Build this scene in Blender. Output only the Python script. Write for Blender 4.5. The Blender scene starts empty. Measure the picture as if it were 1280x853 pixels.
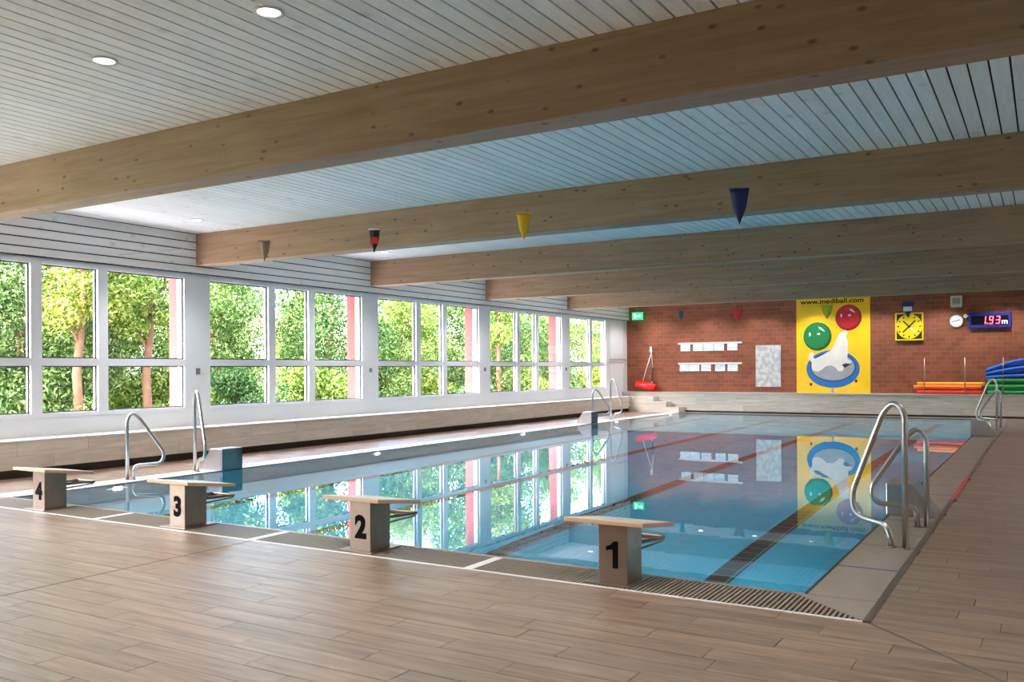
import bpy, bmesh, math, random
from mathutils import Vector, Matrix
random.seed(7)
scn = bpy.context.scene
col = scn.collection

# ------------------------------------------------------------------ camera
F_PX, CY_PX, YAW, ROLL, CAM_H = 1111.0, 462.07, math.radians(31.0), 0.0060, 1.65
cam_d = bpy.data.cameras.new('camera'); cam = bpy.data.objects.new('camera', cam_d); col.objects.link(cam)
cam_d.sensor_fit = 'HORIZONTAL'; cam_d.sensor_width = 36.0; cam_d.lens = F_PX / 1280 * 36
cam_d.shift_y = (CY_PX - 426.5) / 1280
cam_d.clip_end = 400
Rv = Vector((math.cos(YAW), math.sin(YAW), 0)); Dv = Vector((-math.sin(YAW), math.cos(YAW), 0)); Uv = Vector((0, 0, 1))
cx_ = Rv * math.cos(ROLL) - Uv * math.sin(ROLL); cy_ = Rv * math.sin(ROLL) + Uv * math.cos(ROLL)
cam.matrix_world = Matrix(((cx_.x, cy_.x, -Dv.x, 0), (cx_.y, cy_.y, -Dv.y, 0), (cx_.z, cy_.z, -Dv.z, CAM_H), (0, 0, 0, 1)))
scn.camera = cam

# ------------------------------------------------------------------ sky, sun, exposure
world = bpy.data.worlds.new('sky'); scn.world = world; world.use_nodes = True
wn = world.node_tree; wn.nodes.clear()
wo = wn.nodes.new('ShaderNodeOutputWorld'); wb = wn.nodes.new('ShaderNodeBackground'); ws = wn.nodes.new('ShaderNodeTexSky')
ws.sky_type = 'NISHITA'; ws.sun_disc = False; ws.sun_elevation = math.radians(48); ws.sun_rotation = math.radians(200)
ws.air_density = 1.0; ws.dust_density = 3.0; ws.ozone_density = 1.0
wn.links.new(ws.outputs[0], wb.inputs[0]); wn.links.new(wb.outputs[0], wo.inputs[0])
wb.inputs[1].default_value = 2.8
sun_d = bpy.data.lights.new('sun', 'SUN'); sun_d.energy = 7.0; sun_d.angle = math.radians(0.8); sun_d.color = (1.0, 0.95, 0.86)
sun = bpy.data.objects.new('sun', sun_d); col.objects.link(sun)
sun.rotation_euler = Vector((0.22, 0.66, -0.78)).to_track_quat('-Z', 'Y').to_euler()
DOWNLIGHT_W = 140.0
POOL_LAMP_W = 15.0
vs = scn.view_settings
vs.view_transform = 'Standard'; vs.look = 'None'; vs.gamma = 1.0; vs.exposure = 1.1; vs.use_curve_mapping = False
scn.cycles.max_bounces = 10; scn.cycles.diffuse_bounces = 5; scn.cycles.glossy_bounces = 5
scn.cycles.transmission_bounces = 8; scn.cycles.transparent_max_bounces = 16
scn.cycles.sample_clamp_indirect = 6.0; scn.cycles.blur_glossy = 0.3
scn.cycles.caustics_refractive = True; scn.cycles.caustics_reflective = True

# ------------------------------------------------------------------ helpers
class MB:
    def __init__(s): s.v = []; s.f = []
    def box(s, x0, x1, y0, y1, z0, z1):
        b = len(s.v)
        s.v += [(x0, y0, z0), (x1, y0, z0), (x1, y1, z0), (x0, y1, z0), (x0, y0, z1), (x1, y0, z1), (x1, y1, z1), (x0, y1, z1)]
        s.f += [tuple(b + i for i in q) for q in ((0, 3, 2, 1), (4, 5, 6, 7), (0, 1, 5, 4), (1, 2, 6, 5), (2, 3, 7, 6), (3, 0, 4, 7))]
        return s
    def prism(s, pts, a0, a1, axis='y'):
        """extrude 2D pts (counter-clockwise seen from -axis end) along an axis"""
        n = len(pts); b = len(s.v)
        def P(u, w, a):
            return {'y': (u, a, w), 'x': (a, u, w), 'z': (u, w, a)}[axis]
        s.v += [P(u, w, a0) for u, w in pts] + [P(u, w, a1) for u, w in pts]
        s.f.append(tuple(b + i for i in range(n))); s.f.append(tuple(b + n + i for i in reversed(range(n))))
        for i in range(n):
            j = (i + 1) % n; s.f.append((b + j, b + i, b + n + i, b + n + j))
        return s
    def tube(s, path, r, n=10, closed=False):
        path = [Vector(p) for p in path]; m = len(path); b = len(s.v); prev = None
        for i, p in enumerate(path):
            if closed: t = path[(i + 1) % m] - path[i - 1]
            else: t = path[min(i + 1, m - 1)] - path[max(i - 1, 0)]
            t.normalize()
            if prev is None:
                a = Vector((0, 0, 1)) if abs(t.z) < .9 else Vector((1, 0, 0)); u = t.cross(a).normalized()
            else: u = (prev - t * prev.dot(t)).normalized()
            prev = u; w = t.cross(u); rr = r[i] if isinstance(r, (list, tuple)) else r
            s.v += [tuple(p + (u * math.cos(2 * math.pi * k / n) + w * math.sin(2 * math.pi * k / n)) * rr) for k in range(n)]
        for i in range(m if closed else m - 1):
            j = (i + 1) % m
            for k in range(n):
                l = (k + 1) % n; s.f.append((b + i * n + k, b + i * n + l, b + j * n + l, b + j * n + k))
        if not closed:
            s.f.append(tuple(b + k for k in reversed(range(n)))); s.f.append(tuple(b + (m - 1) * n + k for k in range(n)))
        return s
    def cyl(s, c, r, h, axis='z', n=24):
        d = {'z': (0, 0, h), 'y': (0, h, 0), 'x': (h, 0, 0)}[axis]
        return s.tube([c, (c[0] + d[0], c[1] + d[1], c[2] + d[2])], r, n)
    def build(s, name, mat, parent=None, smooth=False, bevel=0.0):
        me = bpy.data.meshes.new(name); me.from_pydata(s.v, [], s.f)
        bm = bmesh.new(); bm.from_mesh(me); bmesh.ops.recalc_face_normals(bm, faces=bm.faces); bm.to_mesh(me); bm.free()
        me.materials.append(mat)
        if smooth:
            for p in me.polygons: p.use_smooth = len(p.vertices) < 5
        o = bpy.data.objects.new(name, me); col.objects.link(o)
        if parent is not None: o.parent = parent
        if bevel:
            bv = o.modifiers.new('bevel', 'BEVEL'); bv.width = bevel; bv.segments = 2; bv.limit_method = 'ANGLE'
        return o
def box(*a): return MB().box(*a)
def tag(o, label=None, cat=None, group=None, kind=None):
    if label: o['label'] = label
    if cat: o['category'] = cat
    if group: o['group'] = group
    if kind: o['kind'] = kind
    return o
def empty(name, loc=(0, 0, 0), rz=0.0, **k):
    o = bpy.data.objects.new(name, None); col.objects.link(o); o.location = loc; o.rotation_euler = (0, 0, rz); o.empty_display_size = .1
    return tag(o, k.get('label'), k.get('cat'), k.get('group'), k.get('kind'))
def copy_tree(o, parent=None):
    c = o.copy(); col.objects.link(c); c.parent = parent
    for ch in list(o.children): copy_tree(ch, c)
    return c
def smooth_path(pts, rad, n=5):
    """round the corners of a polyline"""
    pts = [Vector(p) for p in pts]; out = [pts[0]]
    for i in range(1, len(pts) - 1):
        a, p, b = pts[i - 1], pts[i], pts[i + 1]
        r = min(rad if not isinstance(rad, (list, tuple)) else rad[i], (a - p).length * .49, (b - p).length * .49)
        s0 = p + (a - p).normalized() * r; s1 = p + (b - p).normalized() * r
        for k in range(n + 1):
            t = k / n; out.append(s0 * (1 - t) ** 2 + p * 2 * t * (1 - t) + s1 * t * t)
    out.append(pts[-1]); return out
def text_obj(name, body, size, mat, parent, loc, rot, depth=.002, bold=0.0, align='CENTER', sx=1.0):
    cu = bpy.data.curves.new(name, 'FONT'); cu.body = body; cu.size = size; cu.extrude = depth; cu.offset = bold; cu.align_x = align
    t = bpy.data.objects.new(name, cu); col.objects.link(t)
    me = bpy.data.meshes.new_from_object(t.evaluated_get(bpy.context.evaluated_depsgraph_get()))
    bpy.data.objects.remove(t); bpy.data.curves.remove(cu)
    me.materials.clear(); me.materials.append(mat)
    o = bpy.data.objects.new(name, me); col.objects.link(o); o.location = loc; o.rotation_euler = rot; o.scale = (sx, 1, 1)
    if parent is not None: o.parent = parent
    return o

def disc(name, x, z, rx, rz, y, t, mat, parent, n=40, a0=0, a1=2 * math.pi):
    pts = [(x + rx * math.cos(a0 + (a1 - a0) * k / n), z + rz * math.sin(a0 + (a1 - a0) * k / n)) for k in range(n if a1 - a0 > 6.28 else n + 1)]
    return MB().prism(pts, y - t, y, 'y').build(name, mat, parent)
def poly(name, pts, y, t, mat, parent): return MB().prism(pts, y - t, y, 'y').build(name, mat, parent)
# ------------------------------------------------------------------ materials
def srgb(r, g, b):
    f = lambda c: (c / 255 / 12.92) if c <= 10 else ((c / 255 + .055) / 1.055) ** 2.4
    return (f(r), f(g), f(b), 1)
def new_mat(name):
    m = bpy.data.materials.new(name); m.use_nodes = True; nt = m.node_tree
    return m, nt, nt.nodes['Principled BSDF']
def plain(name, c, rough=.5, metal=0.0, spec=.5, emit=None, es=0.0, noise=0.0, nscale=8.0, bump=0.0):
    m, nt, p = new_mat(name)
    p.inputs['Base Color'].default_value = c; p.inputs['Roughness'].default_value = rough; p.inputs['Metallic'].default_value = metal
    p.inputs['Specular IOR Level'].default_value = spec
    if emit: p.inputs['Emission Color'].default_value = emit; p.inputs['Emission Strength'].default_value = es
    if noise or bump:
        tc = nt.nodes.new('ShaderNodeTexCoord'); nz = nt.nodes.new('ShaderNodeTexNoise'); nz.inputs['Scale'].default_value = nscale; nz.inputs['Detail'].default_value = 4
        nt.links.new(tc.outputs['Object'], nz.inputs['Vector'])
        if noise:
            rp = nt.nodes.new('ShaderNodeValToRGB')
            rp.color_ramp.elements[0].position = .3; rp.color_ramp.elements[1].position = .7
            rp.color_ramp.elements[0].color = tuple(x * (1 - noise) for x in c[:3]) + (1,)
            rp.color_ramp.elements[1].color = tuple(min(1, x * (1 + noise)) for x in c[:3]) + (1,)
            nt.links.new(nz.outputs['Fac'], rp.inputs[0]); nt.links.new(rp.outputs[0], p.inputs['Base Color'])
        if bump:
            bp = nt.nodes.new('ShaderNodeBump'); bp.inputs['Strength'].default_value = bump; bp.inputs['Distance'].default_value = .01
            nt.links.new(nz.outputs['Fac'], bp.inputs['Height']); nt.links.new(bp.outputs[0], p.inputs['Normal'])
    return m
def wood(name, c1, c2, scale=(1.2, 14, 14), rough=.4, knots=0.0, knot_col=None, vary=.12, spec=.5, hue=None, bump=.08, knot_scale=(2.2, 2.2, 3.2)):
    """grain stretched along one world axis, tone varied per piece, optional knots"""
    m, nt, p = new_mat(name); N = nt.nodes; L = nt.links
    g = N.new('ShaderNodeNewGeometry'); oi = N.new('ShaderNodeObjectInfo')
    add = N.new('ShaderNodeMath'); add.operation = 'ADD'; L.new(oi.outputs['Random'], add.inputs[0]); L.new(g.outputs['Random Per Island'], add.inputs[1])
    fr = N.new('ShaderNodeMath'); fr.operation = 'FRACT'; L.new(add.outputs[0], fr.inputs[0])
    mul = N.new('ShaderNodeMath'); mul.operation = 'MULTIPLY'; mul.inputs[1].default_value = 37.0; L.new(fr.outputs[0], mul.inputs[0])
    cmb = N.new('ShaderNodeCombineXYZ'); L.new(mul.outputs[0], cmb.inputs[0]); L.new(mul.outputs[0], cmb.inputs[1]); L.new(mul.outputs[0], cmb.inputs[2])
    va = N.new('ShaderNodeVectorMath'); va.operation = 'ADD'; L.new(g.outputs['Position'], va.inputs[0]); L.new(cmb.outputs[0], va.inputs[1])
    mp = N.new('ShaderNodeMapping'); mp.inputs['Scale'].default_value = scale; L.new(va.outputs[0], mp.inputs['Vector'])
    nz = N.new('ShaderNodeTexNoise'); nz.inputs['Scale'].default_value = 1.6; nz.inputs['Detail'].default_value = 7; nz.inputs['Roughness'].default_value = .65; nz.inputs['Distortion'].default_value = .6
    L.new(mp.outputs[0], nz.inputs['Vector'])
    rp = N.new('ShaderNodeValToRGB'); rp.color_ramp.elements[0].position = .32; rp.color_ramp.elements[1].position = .68
    rp.color_ramp.elements[0].color = c2; rp.color_ramp.elements[1].color = c1; L.new(nz.outputs['Fac'], rp.inputs[0])
    hs = N.new('ShaderNodeHueSaturation'); mr = N.new('ShaderNodeMapRange'); mr.inputs['To Min'].default_value = 1 - vary; mr.inputs['To Max'].default_value = 1 + vary
    L.new(fr.outputs[0], mr.inputs['Value']); L.new(mr.outputs[0], hs.inputs['Value']); L.new(rp.outputs[0], hs.inputs['Color'])
    out = hs.outputs[0]
    if hue:
        m2 = N.new('ShaderNodeMath'); m2.operation = 'MULTIPLY'; m2.inputs[1].default_value = 7.31; L.new(fr.outputs[0], m2.inputs[0])
        f2 = N.new('ShaderNodeMath'); f2.operation = 'FRACT'; L.new(m2.outputs[0], f2.inputs[0])
        mx = N.new('ShaderNodeMix'); mx.data_type = 'RGBA'; mx.blend_type = 'MULTIPLY'; L.new(f2.outputs[0], mx.inputs[0]); L.new(out, mx.inputs[6]); mx.inputs[7].default_value = hue
        out = mx.outputs[2]
    if knots:
        mk = N.new('ShaderNodeMapping'); mk.inputs['Scale'].default_value = knot_scale; L.new(g.outputs['Position'], mk.inputs['Vector'])
        vo = N.new('ShaderNodeTexVoronoi'); vo.inputs['Scale'].default_value = 1.0; L.new(mk.outputs[0], vo.inputs['Vector'])
        kr = N.new('ShaderNodeMapRange'); kr.inputs['From Min'].default_value = .07; kr.inputs['From Max'].default_value = .17; kr.inputs['To Min'].default_value = knots; kr.inputs['To Max'].default_value = 0
        L.new(vo.outputs['Distance'], kr.inputs['Value'])
        mx = N.new('ShaderNodeMix'); mx.data_type = 'RGBA'; L.new(kr.outputs[0], mx.inputs[0]); L.new(out, mx.inputs[6]); mx.inputs[7].default_value = knot_col
        out = mx.outputs[2]
    L.new(out, p.inputs['Base Color']); p.inputs['Roughness'].default_value = rough; p.inputs['Specular IOR Level'].default_value = spec
    if bump:
        bp = N.new('ShaderNodeBump'); bp.inputs['Strength'].default_value = bump; bp.inputs['Distance'].default_value = .004
        L.new(nz.outputs['Fac'], bp.inputs['Height']); L.new(bp.outputs[0], p.inputs['Normal'])
    return m
def brick_mat():
    m, nt, p = new_mat('brick'); N = nt.nodes; L = nt.links
    g = N.new('ShaderNodeNewGeometry'); sp = N.new('ShaderNodeSeparateXYZ'); L.new(g.outputs['Position'], sp.inputs[0])
    cm = N.new('ShaderNodeCombineXYZ'); ad = N.new('ShaderNodeMath'); ad.operation = 'ADD'; L.new(sp.outputs[0], ad.inputs[0]); L.new(sp.outputs[1], ad.inputs[1])
    L.new(ad.outputs[0], cm.inputs[0]); L.new(sp.outputs[2], cm.inputs[1])
    b = N.new('ShaderNodeTexBrick'); b.inputs['Scale'].default_value = 1.0; b.inputs['Brick Width'].default_value = .30; b.inputs['Row Height'].default_value = .155
    b.inputs['Mortar Size'].default_value = .007; b.inputs['Mortar Smooth'].default_value = .2; b.inputs['Bias'].default_value = -.1
    b.inputs['Color1'].default_value = srgb(148, 81, 52); b.inputs['Color2'].default_value = srgb(126, 65, 41); b.inputs['Mortar'].default_value = srgb(150, 100, 78)
    L.new(cm.outputs[0], b.inputs['Vector'])
    nz = N.new('ShaderNodeTexNoise'); nz.inputs['Scale'].default_value = .9; nz.inputs['Detail'].default_value = 5; L.new(cm.outputs[0], nz.inputs['Vector'])
    mx = N.new('ShaderNodeMix'); mx.data_type = 'RGBA'; mx.blend_type = 'MULTIPLY'; mx.inputs[0].default_value = .5
    rp = N.new('ShaderNodeValToRGB'); rp.color_ramp.elements[0].position = .3; rp.color_ramp.elements[1].position = .7
    rp.color_ramp.elements[0].color = (.55, .5, .5, 1); rp.color_ramp.elements[1].color = (1, 1, 1, 1); L.new(nz.outputs['Fac'], rp.inputs[0])
    L.new(b.outputs['Color'], mx.inputs[6]); L.new(rp.outputs[0], mx.inputs[7]); L.new(mx.outputs[2], p.inputs['Base Color'])
    bp = N.new('ShaderNodeBump'); bp.inputs['Strength'].default_value = .5; bp.inputs['Distance'].default_value = .006; bp.invert = True
    L.new(b.outputs['Fac'], bp.inputs['Height']); L.new(bp.outputs[0], p.inputs['Normal']); p.inputs['Roughness'].default_value = .7
    return m
def glass_mat():
    m = bpy.data.materials.new('window_glass'); m.use_nodes = True; nt = m.node_tree; nt.nodes.clear(); N = nt.nodes; L = nt.links
    o = N.new('ShaderNodeOutputMaterial'); mx = N.new('ShaderNodeMixShader'); t = N.new('ShaderNodeBsdfTransparent'); g = N.new('ShaderNodeBsdfGlossy'); f = N.new('ShaderNodeFresnel')
    f.inputs[0].default_value = 1.35; g.inputs['Roughness'].default_value = .02; t.inputs[0].default_value = (.97, .98, .97, 1)
    ge = N.new('ShaderNodeNewGeometry'); ml = N.new('ShaderNodeMath'); ml.operation = 'MULTIPLY'; iv = N.new('ShaderNodeMath'); iv.operation = 'SUBTRACT'; iv.inputs[0].default_value = 1.0
    L.new(ge.outputs['Backfacing'], iv.inputs[1]); L.new(iv.outputs[0], ml.inputs[0]); L.new(f.outputs[0], ml.inputs[1]); L.new(ml.outputs[0], mx.inputs[0]); L.new(t.outputs[0], mx.inputs[1]); L.new(g.outputs[0], mx.inputs[2]); L.new(mx.outputs[0], o.inputs[0])
    return m
def water_mat():
    m, nt, p = new_mat('water'); N = nt.nodes; L = nt.links
    p.inputs['Base Color'].default_value = (.70, .93, .97, 1); p.inputs['Roughness'].default_value = 0.0; p.inputs['IOR'].default_value = 1.333
    p.inputs['Transmission Weight'].default_value = 1.0
    g = N.new('ShaderNodeNewGeometry'); nz = N.new('ShaderNodeTexNoise'); nz.inputs['Scale'].default_value = 2.6; nz.inputs['Detail'].default_value = 2
    L.new(g.outputs['Position'], nz.inputs['Vector'])
    bp = N.new('ShaderNodeBump'); bp.inputs['Strength'].default_value = .035; bp.inputs['Distance'].default_value = .01
    L.new(nz.outputs['Fac'], bp.inputs['Height']); L.new(bp.outputs[0], p.inputs['Normal'])
    return m
def tile_blue(name, c1, c2, s=.25):
    m, nt, p = new_mat(name); N = nt.nodes; L = nt.links
    g = N.new('ShaderNodeNewGeometry'); sp = N.new('ShaderNodeSeparateXYZ'); L.new(g.outputs['Position'], sp.inputs[0])
    ad = N.new('ShaderNodeMath'); ad.operation = 'ADD'; L.new(sp.outputs[1], ad.inputs[0]); L.new(sp.outputs[2], ad.inputs[1])
    cm = N.new('ShaderNodeCombineXYZ'); L.new(sp.outputs[0], cm.inputs[0]); L.new(ad.outputs[0], cm.inputs[1])
    b = N.new('ShaderNodeTexBrick'); b.offset = 0; b.inputs['Scale'].default_value = 1; b.inputs['Brick Width'].default_value = s; b.inputs['Row Height'].default_value = s
    b.inputs['Mortar Size'].default_value = .006; b.inputs['Color1'].default_value = c1; b.inputs['Color2'].default_value = c2; b.inputs['Mortar'].default_value = srgb(150, 190, 200)
    L.new(cm.outputs[0], b.inputs['Vector']); L.new(b.outputs['Color'], p.inputs['Base Color']); p.inputs['Roughness'].default_value = .4
    return m
def leaf_mat(name, c1, c2, c3):
    m = bpy.data.materials.new(name); m.use_nodes = True; nt = m.node_tree; nt.nodes.clear(); N = nt.nodes; L = nt.links
    o = N.new('ShaderNodeOutputMaterial'); mx = N.new('ShaderNodeMixShader'); d = N.new('ShaderNodeBsdfDiffuse'); t = N.new('ShaderNodeBsdfTranslucent'); g = N.new('ShaderNodeNewGeometry'); oi = N.new('ShaderNodeObjectInfo')
    rp = N.new('ShaderNodeValToRGB'); rp.color_ramp.elements[0].color = c1; rp.color_ramp.elements[1].color = c3; e = rp.color_ramp.elements.new(.5); e.color = c2
    L.new(g.outputs['Random Per Island'], rp.inputs[0])
    hs = N.new('ShaderNodeHueSaturation'); mr = N.new('ShaderNodeMapRange'); mr.inputs['To Min'].default_value = .475; mr.inputs['To Max'].default_value = .52
    L.new(oi.outputs['Random'], mr.inputs['Value']); L.new(mr.outputs[0], hs.inputs['Hue']); L.new(rp.outputs[0], hs.inputs['Color'])
    L.new(hs.outputs[0], d.inputs[0]); L.new(hs.outputs[0], t.inputs[0]); mx.inputs[0].default_value = .35
    L.new(d.outputs[0], mx.inputs[1]); L.new(t.outputs[0], mx.inputs[2]); L.new(mx.outputs[0], o.inputs[0])
    return m
def print_mat(name, base, ink, scale, thresh=.55):
    """flat printed matter: blotches or lines of ink on a pale sheet"""
    m, nt, p = new_mat(name); N = nt.nodes; L = nt.links
    tc = N.new('ShaderNodeTexCoord'); mp = N.new('ShaderNodeMapping'); mp.inputs['Scale'].default_value = scale; L.new(tc.outputs['Object'], mp.inputs['Vector'])
    oi = N.new('ShaderNodeObjectInfo'); mu = N.new('ShaderNodeMath'); mu.operation = 'MULTIPLY'; mu.inputs[1].default_value = 50; L.new(oi.outputs['Random'], mu.inputs[0])
    va = N.new('ShaderNodeVectorMath'); va.operation = 'ADD'; L.new(mp.outputs[0], va.inputs[0]); L.new(mu.outputs[0], va.inputs[1])
    nz = N.new('ShaderNodeTexNoise'); nz.inputs['Scale'].default_value = 1; nz.inputs['Detail'].default_value = 3; L.new(va.outputs[0], nz.inputs['Vector'])
    rp = N.new('ShaderNodeValToRGB'); rp.color_ramp.elements[0].position = thresh - .06; rp.color_ramp.elements[1].position = thresh + .06
    rp.color_ramp.elements[0].color = base; rp.color_ramp.elements[1].color = ink
    L.new(nz.outputs['Fac'], rp.inputs[0]); L.new(rp.outputs[0], p.inputs['Base Color']); p.inputs['Roughness'].default_value = .4
    return m

M = {}
M['deck'] = wood('deck_tile', srgb(156, 131, 111), srgb(104, 84, 69), (.9, 11, 11), rough=.38, vary=.10, spec=.85, hue=(1, .92, .83, 1), bump=.05)
M['grout'] = plain('grout', srgb(96, 84, 74), .8)
M['bench_tile'] = wood('bench_tile', srgb(236, 222, 206), srgb(210, 192, 174), (9, .8, 9), rough=.35, vary=.06, bump=.04)
M['bench_tile_x'] = wood('bench_tile_back', srgb(204, 196, 186), srgb(172, 160, 148), (.6, 9, 9), rough=.28, vary=.08, bump=.04)
M['bench_gap'] = plain('dark_plinth', srgb(72, 56, 46), .7)
M['ceiling'] = wood('ceiling_board', srgb(240, 241, 242), srgb(224, 226, 228), (14, .7, 14), rough=.55, vary=.05, knots=.3, knot_col=srgb(160, 150, 140), bump=.03)
M['groove'] = plain('dark_groove', srgb(30, 28, 27), .9)
M['frieze'] = wood('frieze_board', srgb(240, 238, 234), srgb(228, 224, 218), (10, .5, 10), rough=.55, vary=.03, knots=.35, knot_col=srgb(176, 156, 140), bump=.03)
M['beam'] = wood('beam_timber', srgb(162, 132, 106), srgb(138, 107, 82), (.5, 5, 7), rough=.6, vary=.03, knots=.8, knot_col=srgb(84, 60, 42), bump=.05, knot_scale=(3.6, 3.6, 7.0))
M['white'] = plain('white_paint', srgb(232, 232, 232), .4, noise=.02, nscale=1.5)
M['frame'] = plain('white_frame', srgb(238, 238, 240), .3)
M['seal'] = plain('pane_seal', srgb(60, 62, 66), .6)
M['brick'] = brick_mat()
M['glass'] = glass_mat()
M['water'] = water_mat()
M['pool_floor'] = tile_blue('pool_floor_tile', srgb(84, 194, 222), srgb(78, 188, 216))
M['pool_wall'] = tile_blue('pool_wall_tile', srgb(104, 178, 196), srgb(98, 172, 190))
M['lane'] = tile_blue('lane_line_tile', srgb(88, 52, 46), srgb(80, 46, 42))
M['steel'] = plain('brushed_steel', srgb(200, 198, 195), .28, 1.0, noise=.05, nscale=20)
M['steel_dull'] = plain('dull_steel', srgb(150, 132, 117), .36, .9, noise=.06, nscale=9)
M['slab'] = plain('gutter_slab', srgb(146, 132, 118), .32, noise=.05, nscale=4)
M['grate'] = plain('grate_slat', srgb(140, 124, 108), .45)
M['channel'] = plain('gutter_channel', srgb(58, 48, 42), .7)
M['strip'] = plain('pale_strip', srgb(226, 220, 214), .35)
M['board_edge'] = plain('start_board', srgb(192, 158, 124), .4, noise=.05, nscale=12)
M['board_top'] = plain('start_board_top', srgb(196, 186, 176), .32, noise=.06, nscale=30)
M['ink'] = plain('black_print', srgb(12, 10, 10), .9, spec=.1)
M['box_face'] = plain('box_steel', srgb(186, 180, 180), .3, .9)
M['box_reflect'] = plain('steel_pool_reflection', srgb(96, 124, 130), .25, .6)  # the pool's teal reflection put into the steel colour
M['red_pillar'] = plain('red_pillar', srgb(158, 52, 52), .7, noise=.08, nscale=5)
M['eave'] = plain('eave', srgb(150, 130, 115), .8)
M['grass'] = plain('grass', srgb(96, 130, 48), .9, noise=.35, nscale=1.2)
M['paving'] = plain('paving', srgb(206, 204, 200), .8, noise=.06, nscale=2)
M['bark'] = plain('bark', srgb(104, 74, 54), .9, noise=.3, nscale=6)
M['leaf_a'] = leaf_mat('leaf_light', srgb(44, 62, 22), srgb(104, 126, 48), srgb(184, 194, 116))
M['leaf_b'] = leaf_mat('leaf_mid', srgb(34, 54, 24), srgb(82, 110, 50), srgb(160, 178, 112))
M['leaf_c'] = leaf_mat('leaf_dark', srgb(26, 44, 22), srgb(60, 86, 42), srgb(134, 156, 98))
M['lamp_rim'] = plain('lamp_rim', srgb(215, 215, 215), .35)
M['lamp_glow'] = plain('lamp_glow', (1, 1, 1, 1), .5, emit=(1, .95, .88, 1), es=9.0)
M['pool_lamp'] = plain('pool_lamp', (1, 1, 1, 1), .4, emit=(.9, .97, 1, 1), es=.7)
M['yellow'] = plain('poster_yellow', srgb(250, 196, 14), .45, noise=.06, nscale=1.6)
M['p_green'] = plain('print_green', srgb(20, 124, 66), .35); M['p_green_d'] = plain('print_green_dark', srgb(8, 84, 48), .35)
M['p_red'] = plain('print_red', srgb(214, 32, 48), .35); M['p_red_d'] = plain('print_red_dark', srgb(150, 16, 34), .35)
M['p_white'] = plain('print_white', srgb(240, 240, 236), .4); M['p_seal'] = plain('print_seal', srgb(228, 220, 212), .4, noise=.06, nscale=4)
M['p_blue'] = plain('print_blue', srgb(16, 108, 180), .4); M['p_blue_d'] = plain('print_blue_dark', srgb(8, 62, 112), .4)
M['p_grey'] = plain('print_grey', srgb(158, 156, 166), .4, noise=.15, nscale=3); M['p_dark'] = plain('print_dark', srgb(48, 46, 56), .4)
M['clock_yellow'] = plain('clock_yellow', srgb(240, 208, 24), .4); M['clock_black'] = plain('clock_black', srgb(40, 34, 24), .4)
M['navy'] = plain('display_blue', srgb(38, 44, 130), .4); M['screen'] = plain('display_screen', srgb(22, 16, 30), .25)
M['led'] = plain('led_red', (.6, .02, .05, 1), .5, emit=(1, .06, .10, 1), es=3.2); M['led_w'] = plain('led_pale', (.7, .6, .8, 1), .5, emit=(.8, .6, .95, 1), es=1.0)
M['beige'] = plain('beige_plastic', srgb(206, 196, 178), .5); M['grille'] = plain('grille', srgb(120, 112, 100), .7)
M['paper'] = print_mat('printed_paper', srgb(236, 240, 246), srgb(196, 210, 226), (5, 5, 30)); M['board_print'] = print_mat('board_print', srgb(206, 204, 198), srgb(176, 172, 178), (7, 7, 5), .5)
M['exit_green'] = plain('exit_green', srgb(10, 160, 84), .4, emit=srgb(20, 200, 110), es=1.1); M['exit_white'] = plain('exit_white', srgb(235, 250, 240), .4, emit=srgb(225, 255, 235), es=1.1)
M['foam_blue'] = plain('foam_blue', srgb(36, 98, 200), .6); M['foam_green'] = plain('foam_green', srgb(34, 150, 78), .6)
M['foam_yellow'] = plain('foam_yellow', srgb(246, 166, 24), .6); M['foam_red'] = plain('foam_red', srgb(226, 52, 32), .6); M['foam_orange'] = plain('foam_orange', srgb(250, 120, 24), .6)
M['red_gloss'] = plain('red_gloss', srgb(226, 22, 24), .25)
M['black_rub'] = plain('black_rubber', srgb(34, 30, 30), .5); M['socket'] = plain('socket_grey', srgb(120, 118, 120), .5)
for k, c in dict(flag_blue=(20, 34, 96), flag_yellow=(236, 176, 20), flag_red=(190, 16, 34), flag_teal=(60, 96, 106), flag_white=(228, 228, 232), flag_tan=(150, 124, 100), flag_dark=(46, 20, 30), flag_lime=(190, 176, 20)).items():
    M[k] = plain(k, srgb(*c), .5)
for k, c in dict(line_blue=(58, 44, 130), line_green=(96, 168, 62), line_red=(206, 60, 70), line_dark=(110, 96, 84), line_pink=(206, 150, 150)).items():
    M[k] = plain(k, srgb(*c), .5)

# ------------------------------------------------------------------ layout
XL, XF, YB, CEIL = -14.30, -14.20, 32.70, 4.33        # window plane, frieze plane, brick end wall, ceiling underside
XR, YF = 3.2, -3.5                                     # unseen side and rear wall
PX0, PX1, PY0, PY1 = -11.72, -1.52, 6.65, 31.6         # water basin
GX0, GX1, GY0, GY1 = -12.22, -1.03, 6.12, 32.08        # outer rim of the gutters
WATER_Z, DEPTH = -0.008, 1.93
BEAM_Y = [6.46, 11.69, 16.92, 22.14, 27.37]; BEAM_W, BEAM_Z = .35, 3.72
PIER0, PITCH = 11.80, 5.215
BX = -13.75                                            # front of the bench under the windows

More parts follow.
